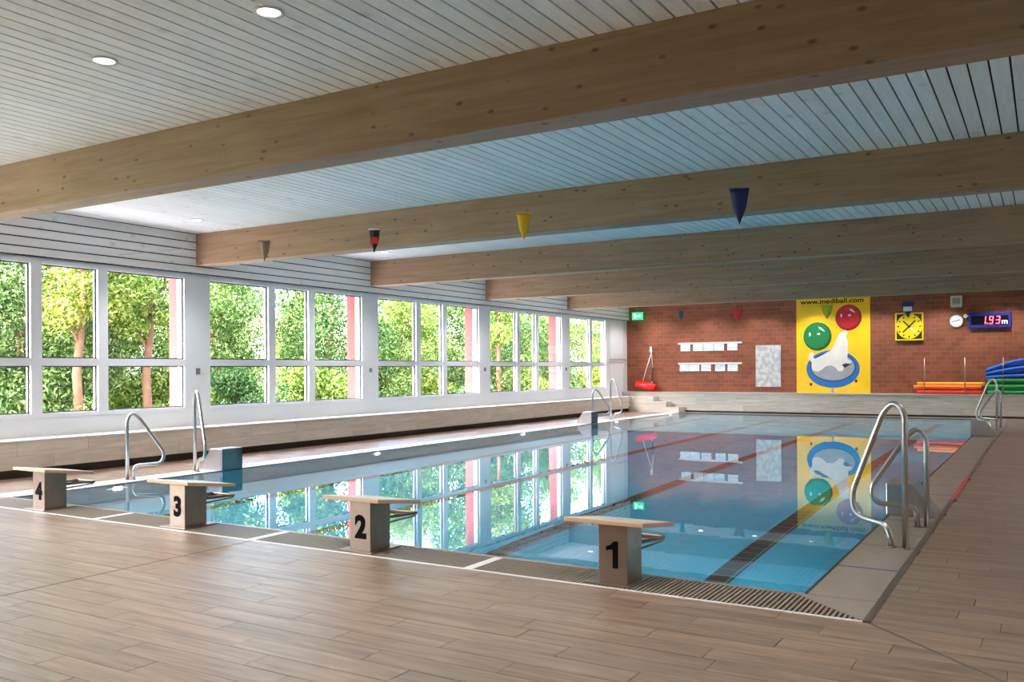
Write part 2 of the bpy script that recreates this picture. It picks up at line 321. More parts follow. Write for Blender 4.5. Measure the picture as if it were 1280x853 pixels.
# ------------------------------------------------------------------ floor and its tiles
fl = MB()
fl.box(XL - .2, XR, YF, GY0, -.25, -.012); fl.box(GX1, XR, GY0, YB, -.25, -.012); fl.box(XL - .2, GX0, GY0, YB, -.25, -.012); fl.box(GX0, GX1, GY1, YB, -.25, -.012)
floor = tag(fl.build('floor', M['grout']), kind='structure', label='wood-look tiled deck around the swimming pool')
TW, TL, GAP = .20, 1.20, .004
tiles = []
def tile_zone(x0, x1, y0, y1, ph):
    r = random.Random(ph); ny = int(round((y1 - y0) / TW)); w = (y1 - y0) / ny
    for j in range(ny):
        off = [0, .4, .8, .2, .6, 1.0][j % 6] + r.uniform(-.08, .08); x = x0 - off
        while x < x1:
            a, b = max(x, x0), min(x + TL, x1)
            if b - a > .03: tiles.append((a + GAP / 2, b - GAP / 2, y0 + j * w + GAP / 2, y0 + (j + 1) * w - GAP / 2))
            x += TL
tile_zone(BX, XR, YF, GY0 - .03, 1); tile_zone(GX1 + .05, XR, GY0 - .03, 32.2, 2); tile_zone(BX, GX0, GY0 - .03, 32.2, 3); tile_zone(GX0, GX1 + .05, GY1, 32.2, 4)
def to_px(x, y, z):
    p = Vector((x, y, z - CAM_H)); d = p.dot(Dv)
    if d < .3: return None
    u = F_PX * p.dot(Rv) / d; v = -F_PX * p.z / d
    return 640 + u + v * ROLL, CY_PX - u * ROLL + v
def shown(t):
    q = [to_px(x, y, 0) for x, y in ((t[0], t[2]), (t[1], t[2]), (t[1], t[3]), (t[0], t[3]))]
    if any(p is None for p in q): return 0
    q = [(min(max(a, 0), 1280), min(max(b, 0), 853)) for a, b in q]
    return abs(sum(q[i][0] * q[(i + 1) % 4][1] - q[(i + 1) % 4][0] * q[i][1] for i in range(4))) / 2
order = sorted(range(len(tiles)), key=lambda i: -shown(tiles[i])); big = set(order[:298])
tile_mesh = {}
rest = MB()
for i, t in enumerate(tiles):
    if i in big:
        key = (round(t[1] - t[0], 3), round(t[3] - t[2], 3))
        if key not in tile_mesh:
            hx, hy = key[0] / 2, key[1] / 2
            o = box(-hx, hx, -hy, hy, -.012, 0).build('tile', M['deck'], floor); tile_mesh[key] = o.data
        else:
            o = bpy.data.objects.new('tile', tile_mesh[key]); col.objects.link(o); o.parent = floor
        o.location = ((t[0] + t[1]) / 2, (t[2] + t[3]) / 2, random.uniform(-.0006, .0006))
    else: rest.box(t[0], t[1], t[2], t[3], -.012, 0)
tag(rest.build('tile_field', M['deck'], floor), kind='stuff')
box(-6.63, -6.615, YF, GY0 - .03, -.01, .0012).build('expansion_joint', M['grout'], floor)
d_ = MB(); d_.v = [(-1.0, 6.09, .0012), (-.985, 6.105, .0012), (3.2, 1.92, .0012), (3.185, 1.905, .0012), (-1.0, 6.09, -.01), (-.985, 6.105, -.01), (3.2, 1.92, -.01), (3.185, 1.905, -.01)]
d_.f = [(0, 1, 2, 3), (7, 6, 5, 4), (0, 4, 5, 1), (2, 6, 7, 3), (1, 5, 6, 2), (3, 7, 4, 0)]; d_.build('expansion_joint', M['grout'], floor)

# ------------------------------------------------------------------ walls
wl = MB()
wl.box(XL - .22, XL, YF, YB, 0, .90); wl.box(XL - .22, XL, YF, YB, 3.55, CEIL); wl.box(XL - .22, XL, 30.70, YB, .90, 3.55)
wall_left = tag(wl.build('wall_left', M['white']), kind='structure', label='white window wall above the long tiled bench')
zs = [3.56, 3.70, 3.855, 4.01, 4.165, CEIL]
for i in range(5):
    box(XL, XF, YF, YB, zs[i] + .011, zs[i + 1] - .011).build('frieze_board', M['frieze'], wall_left)
box(XL, XF - .03, YF, YB, 3.56, CEIL).build('frieze_backing', M['groove'], wall_left)
piers = [PIER0 + PITCH * k for k in range(-3, 4)]
for c in piers:
    if c + .305 < YF: continue
    box(XL - .22, XL, max(c - .305, YF), c + .305, .90, 3.55).build('pier', M['white'], wall_left)
# windows: three lights per bay, the end bay two
n_w = 0
def window(c, panes):
    global n_w
    n_w += 1
    w = empty('window_%d' % n_w, (XL, c, 0), kind='structure', label='white framed window bay looking onto trees')
    def B(name, x0, x1, y0, y1, z0, z1, m, p=w): return box(x0, x1, y0, y1, z0, z1).build(name, M[m], p)
    y0, y1 = panes[0][0], panes[-1][1]
    B('frame', -.10, .012, y0 - .001, y1, 3.455, 3.55, 'frame'); B('frame', -.10, .012, y0, y1, .90, .965, 'frame')
    B('transom', -.10, .012, y0, y1, 1.757, 1.885, 'frame')
    for i, (a, b) in enumerate(panes):
        if i: B('mullion', -.13, .014, panes[i - 1][1], a, .90, 3.55, 'frame')
        for z0, z1 in ((.965, 1.757), (1.885, 3.455)):
            pn = B('pane', -.062, -.054, a + .02, b - .02, z0 + .02, z1 - .02, 'glass')
            s = MB()
            for q in ((a, a + .022, z0, z1), (b - .022, b, z0, z1), (a, b, z0, z0 + .022), (a, b, z1 - .022, z1)): s.box(-.07, -.046, *q)
            s.build('pane_seal', M['seal'], pn)
    return w
for c in piers[:-1]:
    window(c, [(.305, 1.86), (2.05, 3.07), (3.26, PITCH - .305)])
window(piers[-1], [(.305, 1.86), (2.05, 3.20)])
# sockets on the piers
for i, c in enumerate(piers):
    if 11 < c < 28:
        s = box(XL, XL + .02, c - .045, c + .045, 1.60, 1.71).build('wall_socket', M['socket'], bevel=.004)
        nm = {0: 'facing starting block 3', 1: 'second along from the starting blocks', 2: 'third along from the starting blocks', 3: 'closest to the brick end wall'}[i - piers.index(PIER0)] if PIER0 in piers else ''
        tag(s, 'small grey wall box on white window pier, ' + nm, 'socket', 'grey boxes on the window piers')
# grab bar on the end panel
gb = empty('grab_bar', (XL, 31.7, 2.0), label='thin horizontal steel grab bar on the white end panel beside the brick wall', cat='grab bar')
MB().tube([(.06, -.78, 0), (.06, .80, 0)], .018).build('bar', M['steel'], gb, smooth=True)
for y in (-.70, .70): MB().tube([(0, y, 0), (.06, y, 0)], .014).build('bracket', M['steel_dull'], gb, smooth=True)
for y in (31.05, 32.35): box(XL, XL + .012, y - .01, y + .01, .6, 3.5).build('panel_joint', M['strip'], wall_left)

wall_back = tag(box(XL - .25, XR, YB, YB + .25, -.2, CEIL + .3).build('wall_back', M['brick']), kind='structure', label='reddish brown brick end wall behind the pool')
tag(box(XR, XR + .2, YF, YB, -.2, CEIL + .3).build('wall_right', M['white']), kind='structure')
tag(box(XL - .22, XR, YF - .2, YF, -.2, CEIL + .3).build('wall_front', M['brick']), kind='structure')

# ------------------------------------------------------------------ ceiling, beams, lamps
ceiling = tag(box(XL - .25, XR, YF, YB, CEIL + .02, CEIL + .28).build('ceiling', M['groove']), kind='structure', label='ceiling of narrow whitewashed boards')
bw = .166; nb = int((XR - XF) / bw); cb = None
for i in range(nb + 1):
    x0 = XF + i * bw
    if cb is None:
        cb = box(.009, bw - .009, YF, YB, 0, .022).build('ceiling_board', M['ceiling'], ceiling); o = cb
    else:
        o = cb.copy(); col.objects.link(o); o.parent = ceiling
    o.location = (x0, 0, CEIL)
bl = ['whitewashed timber ceiling beam above the starting blocks', 'timber ceiling beam behind the row of large pennants', 'timber ceiling beam over the middle of the pool, third from the brick end wall',
      'timber ceiling beam second from the brick end wall', 'timber ceiling beam closest to the brick end wall']
beam0 = None
for i, y in enumerate(BEAM_Y):
    if beam0 is None: beam0 = box(XF, XR, 0, BEAM_W, BEAM_Z, CEIL).build('ceiling_beam', M['beam'], bevel=.006); o = beam0
    else: o = beam0.copy(); col.objects.link(o)
    o.location = (0, y, 0); tag(o, bl[i], 'beam', 'timber ceiling beams')
ordn = ['first', 'second', 'third', 'fourth', 'fifth', 'sixth', 'seventh']
spots = [(-12.85 + 1.975 * k, 4.75, 'over the dry deck, %s from the window wall' % ordn[k], 'downlights over the dry deck') for k in range(7)]
spots += [(-12.85, y, 'above the window bench, %s from the starting blocks' % ordn[k], 'downlights above the window bench') for k, y in enumerate((10.6, 15.8, 21.05, 26.3))]
spots += [(-12.9 + 1.975 * k, 31.6, 'along the brick end wall, %s from the window wall' % ordn[k], 'downlights along the brick end wall') for k in range(7)]
spots += [(.9, y, 'added out of view above the open side deck, %s from the starting blocks' % ordn[k], 'added downlights above the open side deck') for k, y in enumerate((10.6, 15.8, 21.05, 26.3))]  # unseen row, added to brighten the side deck
lamp0 = None
for x, y, nm, gr in spots:
    if True:
        if lamp0 is None:
            lamp0 = empty('ceiling_downlight', (0, 0, 0)); o = lamp0
            r_ = MB(); n = 28
            for rr, z in ((.115, 0), (.115, -.012), (.088, -.012), (.082, -.004)):
                r_.v += [(rr * math.cos(2 * math.pi * j / n), rr * math.sin(2 * math.pi * j / n), z) for j in range(n)]
            for q in range(3):
                for j in range(n): r_.f.append((q * n + j, q * n + (j + 1) % n, (q + 1) * n + (j + 1) % n, (q + 1) * n + j))
            r_.build('rim', M['lamp_rim'], o, smooth=True)
            MB().cyl((0, 0, -.004), .084, .003, 'z', 28).build('diffuser', M['lamp_glow'], o)
            ld = bpy.data.lights.new('bulb', 'SPOT'); ld.energy = DOWNLIGHT_W; ld.spot_size = math.radians(118); ld.spot_blend = .6; ld.shadow_soft_size = .08; ld.color = (.98, .98, 1.0)
            lo = bpy.data.objects.new('bulb', ld); col.objects.link(lo); lo.parent = o; lo.location = (0, 0, -.03)
        else: o = copy_tree(lamp0)
        o.location = (x, y, CEIL); tag(o, 'round recessed white downlight ' + nm, 'downlight', gr)

# ------------------------------------------------------------------ benches, steps
bench = empty('tiled_bench', (BX, 0, 0), label='long tiled bench with pale top running under the windows', cat='bench')
box(XL - BX, -.07, YF, 32.2, 0, .13).build('plinth', M['bench_gap'], bench)
box(XL - BX, -.014, YF, 32.2, .13, .56).build('core', M['grout'], bench)
j = 0
tb = {}
for z0, z1, off in ((.13, .345, 0), (.345, .56, .6)):
    y = YF - off
    while y < 32.2:
        a, b = max(y, YF), min(y + 1.2, 32.2)
        key = (round(b - a, 3), z0)
        if key not in tb: o = box(-.014, 0, .002, key[0] - .002, z0 + .0015, z1 - .0015).build('tile', M['bench_tile'], bench); tb[key] = o
        else: o = tb[key].copy(); col.objects.link(o)
        o.location = (0, a, 0); y += 1.2
box(XL - BX, .012, YF, 32.2, .56, .585).build('bench_top', M['strip'], bench, bevel=.004)
far = empty('tiled_bench', (0, 32.2, 0), label='higher tiled ledge along the foot of the brick wall', cat='bench')
box(XL, XR, .05, .5, 0, .06).build('plinth', M['bench_gap'], far)
box(XL, XR, 0, .5, .06, .71).build('core', M['grout'], far)
x = XL + .6; i = 0
fb = None
for z0, z1, off in ((.065, .28, 0), (.283, .496, .6), (.499, .71, .3)):
    x = XL
    while x < XR - .05:
        b = min(x + 1.2 - (off if x == XL else 0), XR)
        box(x + .002, b - .002, -.014, 0, z0, z1).build('tile', M['bench_tile_x'], far); x = b
box(XL, XR, -.03, .5, .71, .75).build('ledge_top', M['bench_tile_x'], far, bevel=.004)
st = empty('corner_steps', (XF, 31.5, 0), label='three low tiled steps climbing to the bench in the far corner', cat='steps')
for k, (w, z) in enumerate(((2.5, .2), (1.95, .4), (1.4, .575))):
    box(.467, w, .12 * k, .665, [0, .2, .4][k], z).build('step', M['bench_tile_x'], st, bevel=.008)

# ------------------------------------------------------------------ pool
pool = empty('pool_basin', ((PX0 + PX1) / 2, (PY0 + PY1) / 2, -DEPTH), label='rectangular blue tiled pool basin with dark lane lines', cat='pool')
hx, hy = (PX1 - PX0) / 2, (PY1 - PY0) / 2
box(-hx - .2, hx + .2, -hy - .2, hy + .2, -.25, 0).build('basin_floor', M['pool_floor'], pool)
for nm, q in (('basin_wall', (-hx - .2, -hx, -hy - .2, hy + .2)), ('basin_wall', (hx, hx + .2, -hy - .2, hy + .2)), ('basin_wall', (-hx, hx, -hy - .2, -hy)), ('basin_wall', (-hx, hx, hy, hy + .2))):
    box(*q, 0, DEPTH - .05).build(nm, M['pool_wall'], pool)
LANE_X = [-2.84 - 2.503 * i for i in range(4)]
cxp, cyp = (PX0 + PX1) / 2, (PY0 + PY1) / 2
for x in LANE_X: box(x - cxp - .125, x - cxp + .125, -hy + 1.0, hy - 1.0, 0, .004).build('lane_line', M['lane'], pool)
for x in LANE_X: box(x - cxp - .45, x - cxp + .45, -hy + .9, -hy + 1.0, 0, .004).build('lane_line', M['lane'], pool)
wt = box(PX0 - .02, PX1 + .02, PY0 - .02, PY1 + .02, -DEPTH - .1, WATER_Z).build('pool_water', M['water'])
tag(wt, 'still clear water filling the swimming pool', 'water')

for sx, nmw in ((-1, 'window side'), (1, 'deck side')):
    for y in (8.2, 14.1, 20.0, 25.9, 30.6):
        lens = MB().prism([(y - cyp + .17 * math.cos(a * math.pi / 10), DEPTH - .42 + .07 * math.sin(a * math.pi / 10)) for a in range(20)], sx * hx - sx * .02, sx * hx, 'x').build('underwater_lamp', M['pool_lamp'], pool)
        al = bpy.data.lights.new('underwater_bulb', 'AREA'); al.shape = 'RECTANGLE'; al.size = .34; al.size_y = .14; al.energy = POOL_LAMP_W; al.color = (.82, .95, 1.0)
        ao = bpy.data.objects.new('underwater_bulb', al); col.objects.link(ao); ao.parent = pool; ao.location = (sx * (hx - .03), y - cyp, DEPTH - .42); ao.rotation_euler = (0, sx * math.pi / 2, 0)
# gutters ---------------------------------------------------------------
g1 = empty('overflow_gutter', (0, GY0, 0), label='slatted overflow gutter at the foot of the starting blocks', cat='gutter')
box(GX0, GX1, 0, .53, -.2, -.05).build('channel', M['channel'], g1)
box(GX0 - .04, GX1, -.03, 0, -.05, .003).build('edge_strip', M['strip'], g1)
box(PX0, PX1, .49, .53, -.08, .004).build('pool_lip', M['slab'], g1)
sl = MB(); pitch = .036; n = int((GX1 - .01 - PX0) / pitch)
for k in range(n):
    x = PX0 + .01 + k * pitch; y1 = .49
    if x > PX1 - .05: y1 = .49 - (x - PX1 + .05) * .90
    if y1 > .03: sl.box(x, x + .019, .004, y1, -.05, 0)
tag(sl.build('slat', M['grate'], g1), kind='stuff')
box(GX0, PX0 + .005, .0, .53, -.05, 0.001).build('corner_slab', M['slab'], g1)
cs = MB().prism([(GX1, .01), (GX1, .53), (PX1 - .04, .53), (PX1 - .04, .49)], -.05, .001, 'z'); cs.build('corner_slab', M['slab'], g1)
for x in (-4.12, -6.68, -9.16): box(x - .04, x + .04, .003, .49, -.05, .002).build('divider', M['strip'], g1)
def slab_gutter(name, x0, x1, side, label):
    g = empty('overflow_gutter', ((x0 + x1) / 2, PY0, 0), label=label, cat='gutter')
    w = (x1 - x0) / 2; L = PY1 - PY0
    box(-w, w, 0, L, -.2, -.05).build('channel', M['channel'], g)
    cuts = [0, 1.10, 2.15, 2.81, 3.7, 4.6, 5.5, 6.0, 7.05, 8.1, 9.15, 10.2, 11.3, 12.4, 13.5, 14.6, 15.7, 16.8, 17.9, 19.0, 20.1, 21.2, 22.3, 23.4, L]
    inl = ['line_blue', 'line_dark', 'line_green', 'line_dark', 'line_pink', 'line_red', 'line_blue', 'line_dark', 'line_green', 'line_dark', 'line_red', 'line_dark', 'line_green', 'line_dark', 'line_red', 'line_dark', 'line_blue', 'line_dark', 'line_green', 'line_dark', 'line_red', 'line_dark', 'line_blue', 'line_dark']
    for i in range(len(cuts) - 1):
        box(-w, w, cuts[i] + .016, cuts[i + 1] - .016, -.05, .001).build('cover_slab', M['slab' if side > 0 else 'strip'], g, bevel=.003)
        if i: box(-w, w, cuts[i] - .016, cuts[i] + .016, -.05, .0005).build('inlay', M[inl[i - 1]], g)
    s = 1 if side > 0 else -1
    box(min(s * w, s * (w + .05)), max(s * w, s * (w + .05)), -.53, L + .48, -.05, .003).build('edge_strip', M['steel_dull'], g)
    lip = (-w, -w + .02) if s > 0 else (w - .02, w)
    box(lip[0], lip[1], 0, L, -.08, .004).build('pool_lip', M['channel' if s > 0 else 'strip'], g)
    if s > 0: box(w, w + .05, 5.6, 8.2, .0032, .005).build('marking_strip', M['line_red'], g)
    return g
slab_gutter('r', PX1, GX1, 1, 'stone covered pool edge with coloured cross lines beside the open deck')
slab_gutter('l', GX0, PX0, -1, 'stone covered pool edge beside the bench under the windows')
g4 = empty('overflow_gutter', (cxp, PY1, 0), label='stone covered pool edge in front of the brick wall ledge', cat='gutter')
box(GX0 - cxp, GX1 - cxp, 0, .48, -.2, -.05).build('channel', M['channel'], g4)
for k in range(10):
    a = GX0 - cxp + k * (GX1 - GX0) / 10; box(a + .004, a + (GX1 - GX0) / 10 - .004, .0, .48, -.05, .001).build('cover_slab', M['slab'], g4)

# ------------------------------------------------------------------ starting blocks
def start_block(num, x):
    names = {1: 'next to the open deck', 2: 'second from the open deck', 3: 'third from the open deck', 4: 'next to the window bench'}
    b = empty('starting_block', (x, 6.2, 0), label='steel starting block with black numeral %s, %s' % (['one', 'two', 'three', 'four'][num - 1], names[num]), cat='starting block', group='numbered starting blocks')
    box(-.235, .165, -.04, .38, .0, .012).build('base_plate', M['steel_dull'], b, bevel=.003)
    box(-.12, .12, 0, .28, .012, .455).build('body', M['steel_dull'], b, bevel=.004)
    # sloping top board
    bd = MB(); z0, z1, t = .507, .425, .034
    bd.v = [(-.365, -.10, z0 - t), (.29, -.10, z0 - t), (.29, .53, z1 - t), (-.365, .53, z1 - t), (-.365, -.10, z0), (.29, -.10, z0), (.29, .53, z1), (-.365, .53, z1)]
    bd.f = [(0, 3, 2, 1), (4, 5, 6, 7), (0, 1, 5, 4), (1, 2, 6, 5), (2, 3, 7, 6), (3, 0, 4, 7)]
    top = bd.build('top_board', M['board_edge'], b, bevel=.004)
    mt = MB(); e = .001
    mt.v = [(-.35, -.085, z0 - .002), (.275, -.085, z0 - .002), (.275, .515, z1 + .002), (-.35, .515, z1 + .002), (-.35, -.085, z0 + e), (.275, -.085, z0 + e), (.275, .515, z1 + .002 + e), (-.35, .515, z1 + .002 + e)]
    mt.f = bd.f; mt.build('grip_mat', M['board_top'], top)
    for bx in (-.18, .10): MB().cyl((bx, .02, .445), .012, .03, 'z', 10).build('bolt', M['steel_dull'], b)
    # backstroke grip: flat loop on the pool side, with a side bracket
    hp = smooth_path([(-.10, .27, .285), (-.19, .62, .285), (.19, .62, .285), (.10, .27, .285)], .05)
    MB().tube(hp, .014, 8).build('grip_handle', M['steel_dull'], b, smooth=True)
    hp = smooth_path([(-.10, .27, .235), (-.19, .61, .265), (.19, .61, .265), (.10, .27, .235)], .05)
    MB().tube(hp, .009, 8).build('grip_handle', M['steel_dull'], b, smooth=True)
    box(.12, .124, .10, .27, .24, .258).build('side_bar', M['steel_dull'], b)
    if num == 1: poly('number', [(.0, .13), (.045, .13), (.045, .335), (.01, .335), (-.02, .305), (-.055, .292), (-.055, .262), (.0, .272)], 0, .003, M['ink'], b)
    else: text_obj('number', str(num), .275, M['ink'], b, (.005, -.0015, .135), (math.pi / 2, 0, 0), .0015, .0135, sx=.92)
    return b
for i, x in enumerate(LANE_X): start_block(i + 1, x)

# ------------------------------------------------------------------ hand rails (two per ladder) and edge boxes
def hand_rail(x, y, d, tall, label):
    """d: horizontal direction in which the loop leans out over the water"""
    a = math.atan2(d[1], d[0])
    o = empty('hand_rail', (x, y, 0), a, label=label, cat='handrail', group='bent steel hand rails at the pool edge')
    # local +x leans towards the pool
    if tall: P = [(0, 0, 0), (0, 0, 1.24), (.10, 0, 1.34), (.20, 0, 1.24), (.51, 0, .46), (.48, 0, .25), (.16, 0, .20), (.125, 0, .0)]; rad = [0, .12, .1, .12, .18, .14, .12, 0]
    else: P = [(0, 0, 0), (0, 0, .92), (.08, 0, 1.03), (.18, 0, .94), (.54, 0, .40), (.50, 0, .24), (.10, 0, .215), (.085, 0, .0)]; rad = [0, .1, .08, .1, .14, .12, .08, 0]
    MB().tube(smooth_path(P, rad, 6), .027, 14).build('rail', M['steel'], o, smooth=True)
    for px in (0, P[-1][0]): MB().cyl((px, 0, 0), .045, .012, 'z', 20).build('base_flange', M['steel_dull'], o, smooth=True)
    return o
hand_rail(-12.03, 8.60, (.72, .69), False, 'shorter bent steel rail by the window bench, near block 4')
hand_rail(-12.08, 9.90, (.93, -.36), True, 'taller bent steel rail by the window bench, near the pale edge box')
hand_rail(-1.10, 8.72, (-.93, .30), True, 'taller bent steel rail on the deck side edge, near block 1')
hand_rail(-1.06, 10.02, (-.95, -.30), False, 'shorter bent steel rail on the deck side edge, against the sloping box')
hand_rail(-12.05, 24.9, (.80, .60), False, 'shorter bent steel rail on the window side, before the corner steps')
hand_rail(-12.08, 26.3, (.93, -.36), True, 'taller bent steel rail on the window side, before the corner steps')
hand_rail(-1.10, 26.2, (-.93, .30), True, 'taller bent steel rail near the foam noodles at the brick wall end')
hand_rail(-1.06, 27.5, (-.95, -.30), False, 'shorter bent steel rail near the foam noodles at the brick wall end')
def edge_box(x, y, s, label):
    """s=+1: pool lies towards +x"""
    o = empty('edge_box', (x, y, 0), 0 if s > 0 else math.pi, label=label, cat='box', group='sloping boxes on the pool edge')
    pr = [(-.50, .0), (.0, .0), (.0, .36), (-.28, .36), (-.50, .06)]
    MB().prism(pr, -.22, .22, 'y').build('body', M['box_face'], o, bevel=.012)
    box(0, .006, -.212, .212, .0, .352).build('pool_side_panel', M['box_reflect'], o)
    for y0 in (-.226, .22): MB().prism([(-.44, .02), (-.03, .02), (-.03, .30), (-.27, .30)], y0, y0 + .006, 'y').build('end_panel', M['box_face'], o)
    return o
edge_box(PX0 + .02, 10.35, 1, 'pale sloping box on the pool edge beside the first rails by the bench')
edge_box(PX0 + .02, 24.3, 1, 'pale sloping box on the pool edge near the far corner steps')
edge_box(PX1 - .02, 10.85, -1, 'sloping box on the deck side pool edge behind the rails near block 1')
edge_box(PX1 - .02, 23.95, -1, 'sloping box on the deck side pool edge before the foam noodle rack')

# ------------------------------------------------------------------ things on the brick wall
WY = YB - .003                                           # wall face
# banner
bn = empty('wall_banner', (-7.69, WY, .755), label='tall yellow banner with seal, red ball and green ball on the brick wall', cat='banner')
box(0, 2.49, -.02, 0, 0, 3.37).build('sheet', M['yellow'], bn)
def bp_(x, y): return ((x - 92) / 566 * 2.49, (800 - y) / 732 * 3.344)
def bpoly(name, pts, layer, mat): return poly(name, [bp_(*p) for p in pts], -.02 - .0015 * (layer - 1), .0015, M[mat], bn)
def bell(name, x, y, rx, ry, layer, mat, a0=0, a1=2 * math.pi):
    u, v = bp_(x, y); return disc(name, u, v, rx / 566 * 2.49, ry / 732 * 3.344, -.02 - .0015 * (layer - 1), .0015, M[mat], bn, 48, a0, a1)
bell('blue_ring', 375, 615, 205, 146, 1, 'p_blue'); bell('blue_ring_shade', 376, 598, 176, 116, 2, 'p_blue_d'); bell('grey_drum', 375, 600, 166, 104, 3, 'p_grey')
bpoly('seal_shadow', [(270, 612), (300, 590), (350, 576), (390, 584), (425, 612), (450, 618), (480, 600), (520, 575), (505, 566), (460, 572), (330, 556), (260, 600)], 4, 'p_dark')
bpoly('seal_figure', [(480, 320), (452, 326), (428, 345), (405, 390), (380, 440), (360, 472), (300, 505), (240, 535), (222, 522), (232, 492), (210, 482), (192, 500), (186, 532), (212, 562), (212, 600), (222, 626), (256, 636), (290, 622), (318, 596), (362, 586), (398, 606), (420, 634), (448, 634), (464, 606), (446, 584), (472, 572), (512, 576), (516, 556), (486, 538), (492, 470), (490, 400), (476, 362), (492, 340)], 5, 'p_seal')
for (x, y, r, c) in ((258, 362, 110, 'green'), (497, 222, 99, 'red')):
    bell(c + '_ball_shade', x, y, r, r, 4, 'p_%s_d' % c); bell(c + '_ball', x - r * .06, y - r * .08, r * .9, r * .9, 5, 'p_' + c)
    bpoly('highlight', [(x + r * .05, y - r * .70), (x + r * .30, y - r * .62), (x + r * .55, y - r * .32), (x + r * .42, y - r * .38), (x + r * .15, y - r * .52)], 6, 'p_white')
    bpoly('highlight', [(x - r * .62, y - r * .25), (x - r * .5, y - r * .32), (x - r * .46, y - r * .1), (x - r * .58, y)], 6, 'p_white')
    bpoly('highlight', [(x - r * .05, y - r * .2), (x + r * .16, y - r * .26), (x + r * .2, y - r * .12), (x + r * .02, y - r * .1)], 6, 'p_white')
for (x, y) in ((205, 735), (552, 708)): bell('drum_foot', x, y, 10, 12, 2, 'p_dark')
bpoly('drum_stem', [(362, 798), (385, 798), (382, 762), (366, 762)], 2, 'p_grey')
text_obj('web_address', 'www.mediball.com', .24, M['ink'], bn, (1.22, -.022, 3.16), (math.pi / 2, 0, 0), .001, .004, sx=1.16)
# pace clock
ck = empty('pace_clock', (-3.95, WY, 3.02), label='square yellow pace clock with crossed hands on the brick wall', cat='clock')
box(-.44, .44, -.10, 0, -.47, .47).build('case', M['clock_yellow'], ck, bevel=.015)
box(-.39, .39, -.104, -.10, -.42, .42).build('backing', M['clock_black'], ck)
disc('dial', 0, 0, .40, .42, -.104, .008, M['clock_yellow'], ck, 48)
for k in range(12):
    a = math.pi / 6 * k; c, s = math.cos(a), math.sin(a); r0, r1, w = .31, .375, .016
    poly('tick', [(r0 * c - w * s, r0 * s + w * c), (r0 * c + w * s, r0 * s - w * c), (r1 * c + w * s, r1 * s - w * c), (r1 * c - w * s, r1 * s + w * c)], -.112, .002, M['ink'], ck)
def hand(a, r0, r1, w, mat, lay):
    c, s = math.cos(a), math.sin(a)
    poly('hand', [(r0 * c - w * s, r0 * s + w * c), (r0 * c + w * s, r0 * s - w * c), (r1 * c + w * s, r1 * s - w * c), (r1 * c - w * s, r1 * s + w * c)], -.114 - lay * .004, .003, M[mat], ck)
hand(math.radians(45), -.28, .27, .02, 'ink', 0); hand(math.radians(135), -.02, .26, .02, 'ink', 1); hand(math.radians(-45), .0, .25, .02, 'p_white', 1)
disc('hub', 0, 0, .05, .05, -.122, .01, M['p_dark'], ck, 20)
# depth display
dp = empty('depth_display', (-1.555, WY, 3.16), label='dark blue box with red lit digits reading 1.93 m', cat='display')
box(-.605, .605, -.12, 0, -.25, .25).build('housing', M['navy'], dp, bevel=.015)
box(-.53, .16, -.124, -.12, -.15, .14).build('screen', M['screen'], dp); box(.16, .53, -.124, -.12, -.17, .14).build('screen', M['screen'], dp)
def seg(name, u0, h, bits, mat):
    w, t = h * .50, h * .12; g = .006; sk = .10
    R = {'a': (t * .3, h - t, w - t * .3, h), 'g': (t * .3, h / 2 - t / 2, w - t * .3, h / 2 + t / 2), 'd': (t * .3, 0, w - t * .3, t), 'f': (0, h / 2 + g, t, h - g), 'b': (w - t, h / 2 + g, w, h - g), 'e': (0, g, t, h / 2 - g), 'c': (w - t, g, w, h / 2 - g)}
    m = MB()
    for b in bits:
        x0, z0, x1, z1 = R[b]; q = [(u0 + x + sk * z, z - .13) for x, z in ((x0, z0), (x1, z0), (x1, z1), (x0, z1))]; m.prism(q, -.128, -.124, 'y')
    return m.build(name, mat, dp)
seg('digit', -.24, .25, 'bc', M['led']); poly('decimal_point', [(-.09, -.13), (-.055, -.13), (-.05, -.095), (-.085, -.095)], -.124, .004, M['led'], dp)
seg('digit', -.03, .25, 'abcdfg', M['led']); seg('digit', .16, .25, 'abcdg', M['led'])
text_obj('unit_letter', 'm', .24, M['led_w'], dp, (.425, -.127, -.13), (math.pi / 2, 0, 0), .002, .004)
box(-.66, -.605, -.08, -.02, .0, .02).build('side_arm', M['navy'], dp); MB().cyl((-.70, -.12, .15), .06, .12, 'y', 20).build('side_lamp', M['p_white'], dp); box(-.71, -.60, -.06, -.03, .13, .17).build('side_arm', M['p_white'], dp)
# loudspeaker and round clock
sp = empty('loudspeaker', (-2.52, WY, 3.80), label='small beige wall loudspeaker above the round clock', cat='loudspeaker')
box(-.175, .175, -.14, 0, -.19, .19).build('case', M['beige'], sp, bevel=.03)
box(-.11, .11, -.144, -.14, -.09, .12).build('grille', M['grille'], sp)
for k in range(4): box(-.10, .10, -.15, -.144, -.07 + .05 * k, -.055 + .05 * k).build('grille_bar', M['beige'], sp)
rc = empty('wall_clock', (-2.525, WY, 3.16), label='small round white wall clock beside the digit display', cat='clock')
MB().cyl((0, -.06, 0), .20, .06, 'y', 36).build('rim', M['beige'], rc); disc('dial', 0, 0, .175, .175, -.06, .004, M['p_white'], rc, 36)
for a, r_ in ((math.radians(20), .11), (math.radians(190), .14)):
    c, s = math.cos(a), math.sin(a); w = .010
    poly('hand', [(-w * s, w * c), (w * s, -w * c), (r_ * c + w * s, r_ * s - w * c), (r_ * c - w * s, r_ * s + w * c)], -.064, .003, M['ink'], rc)
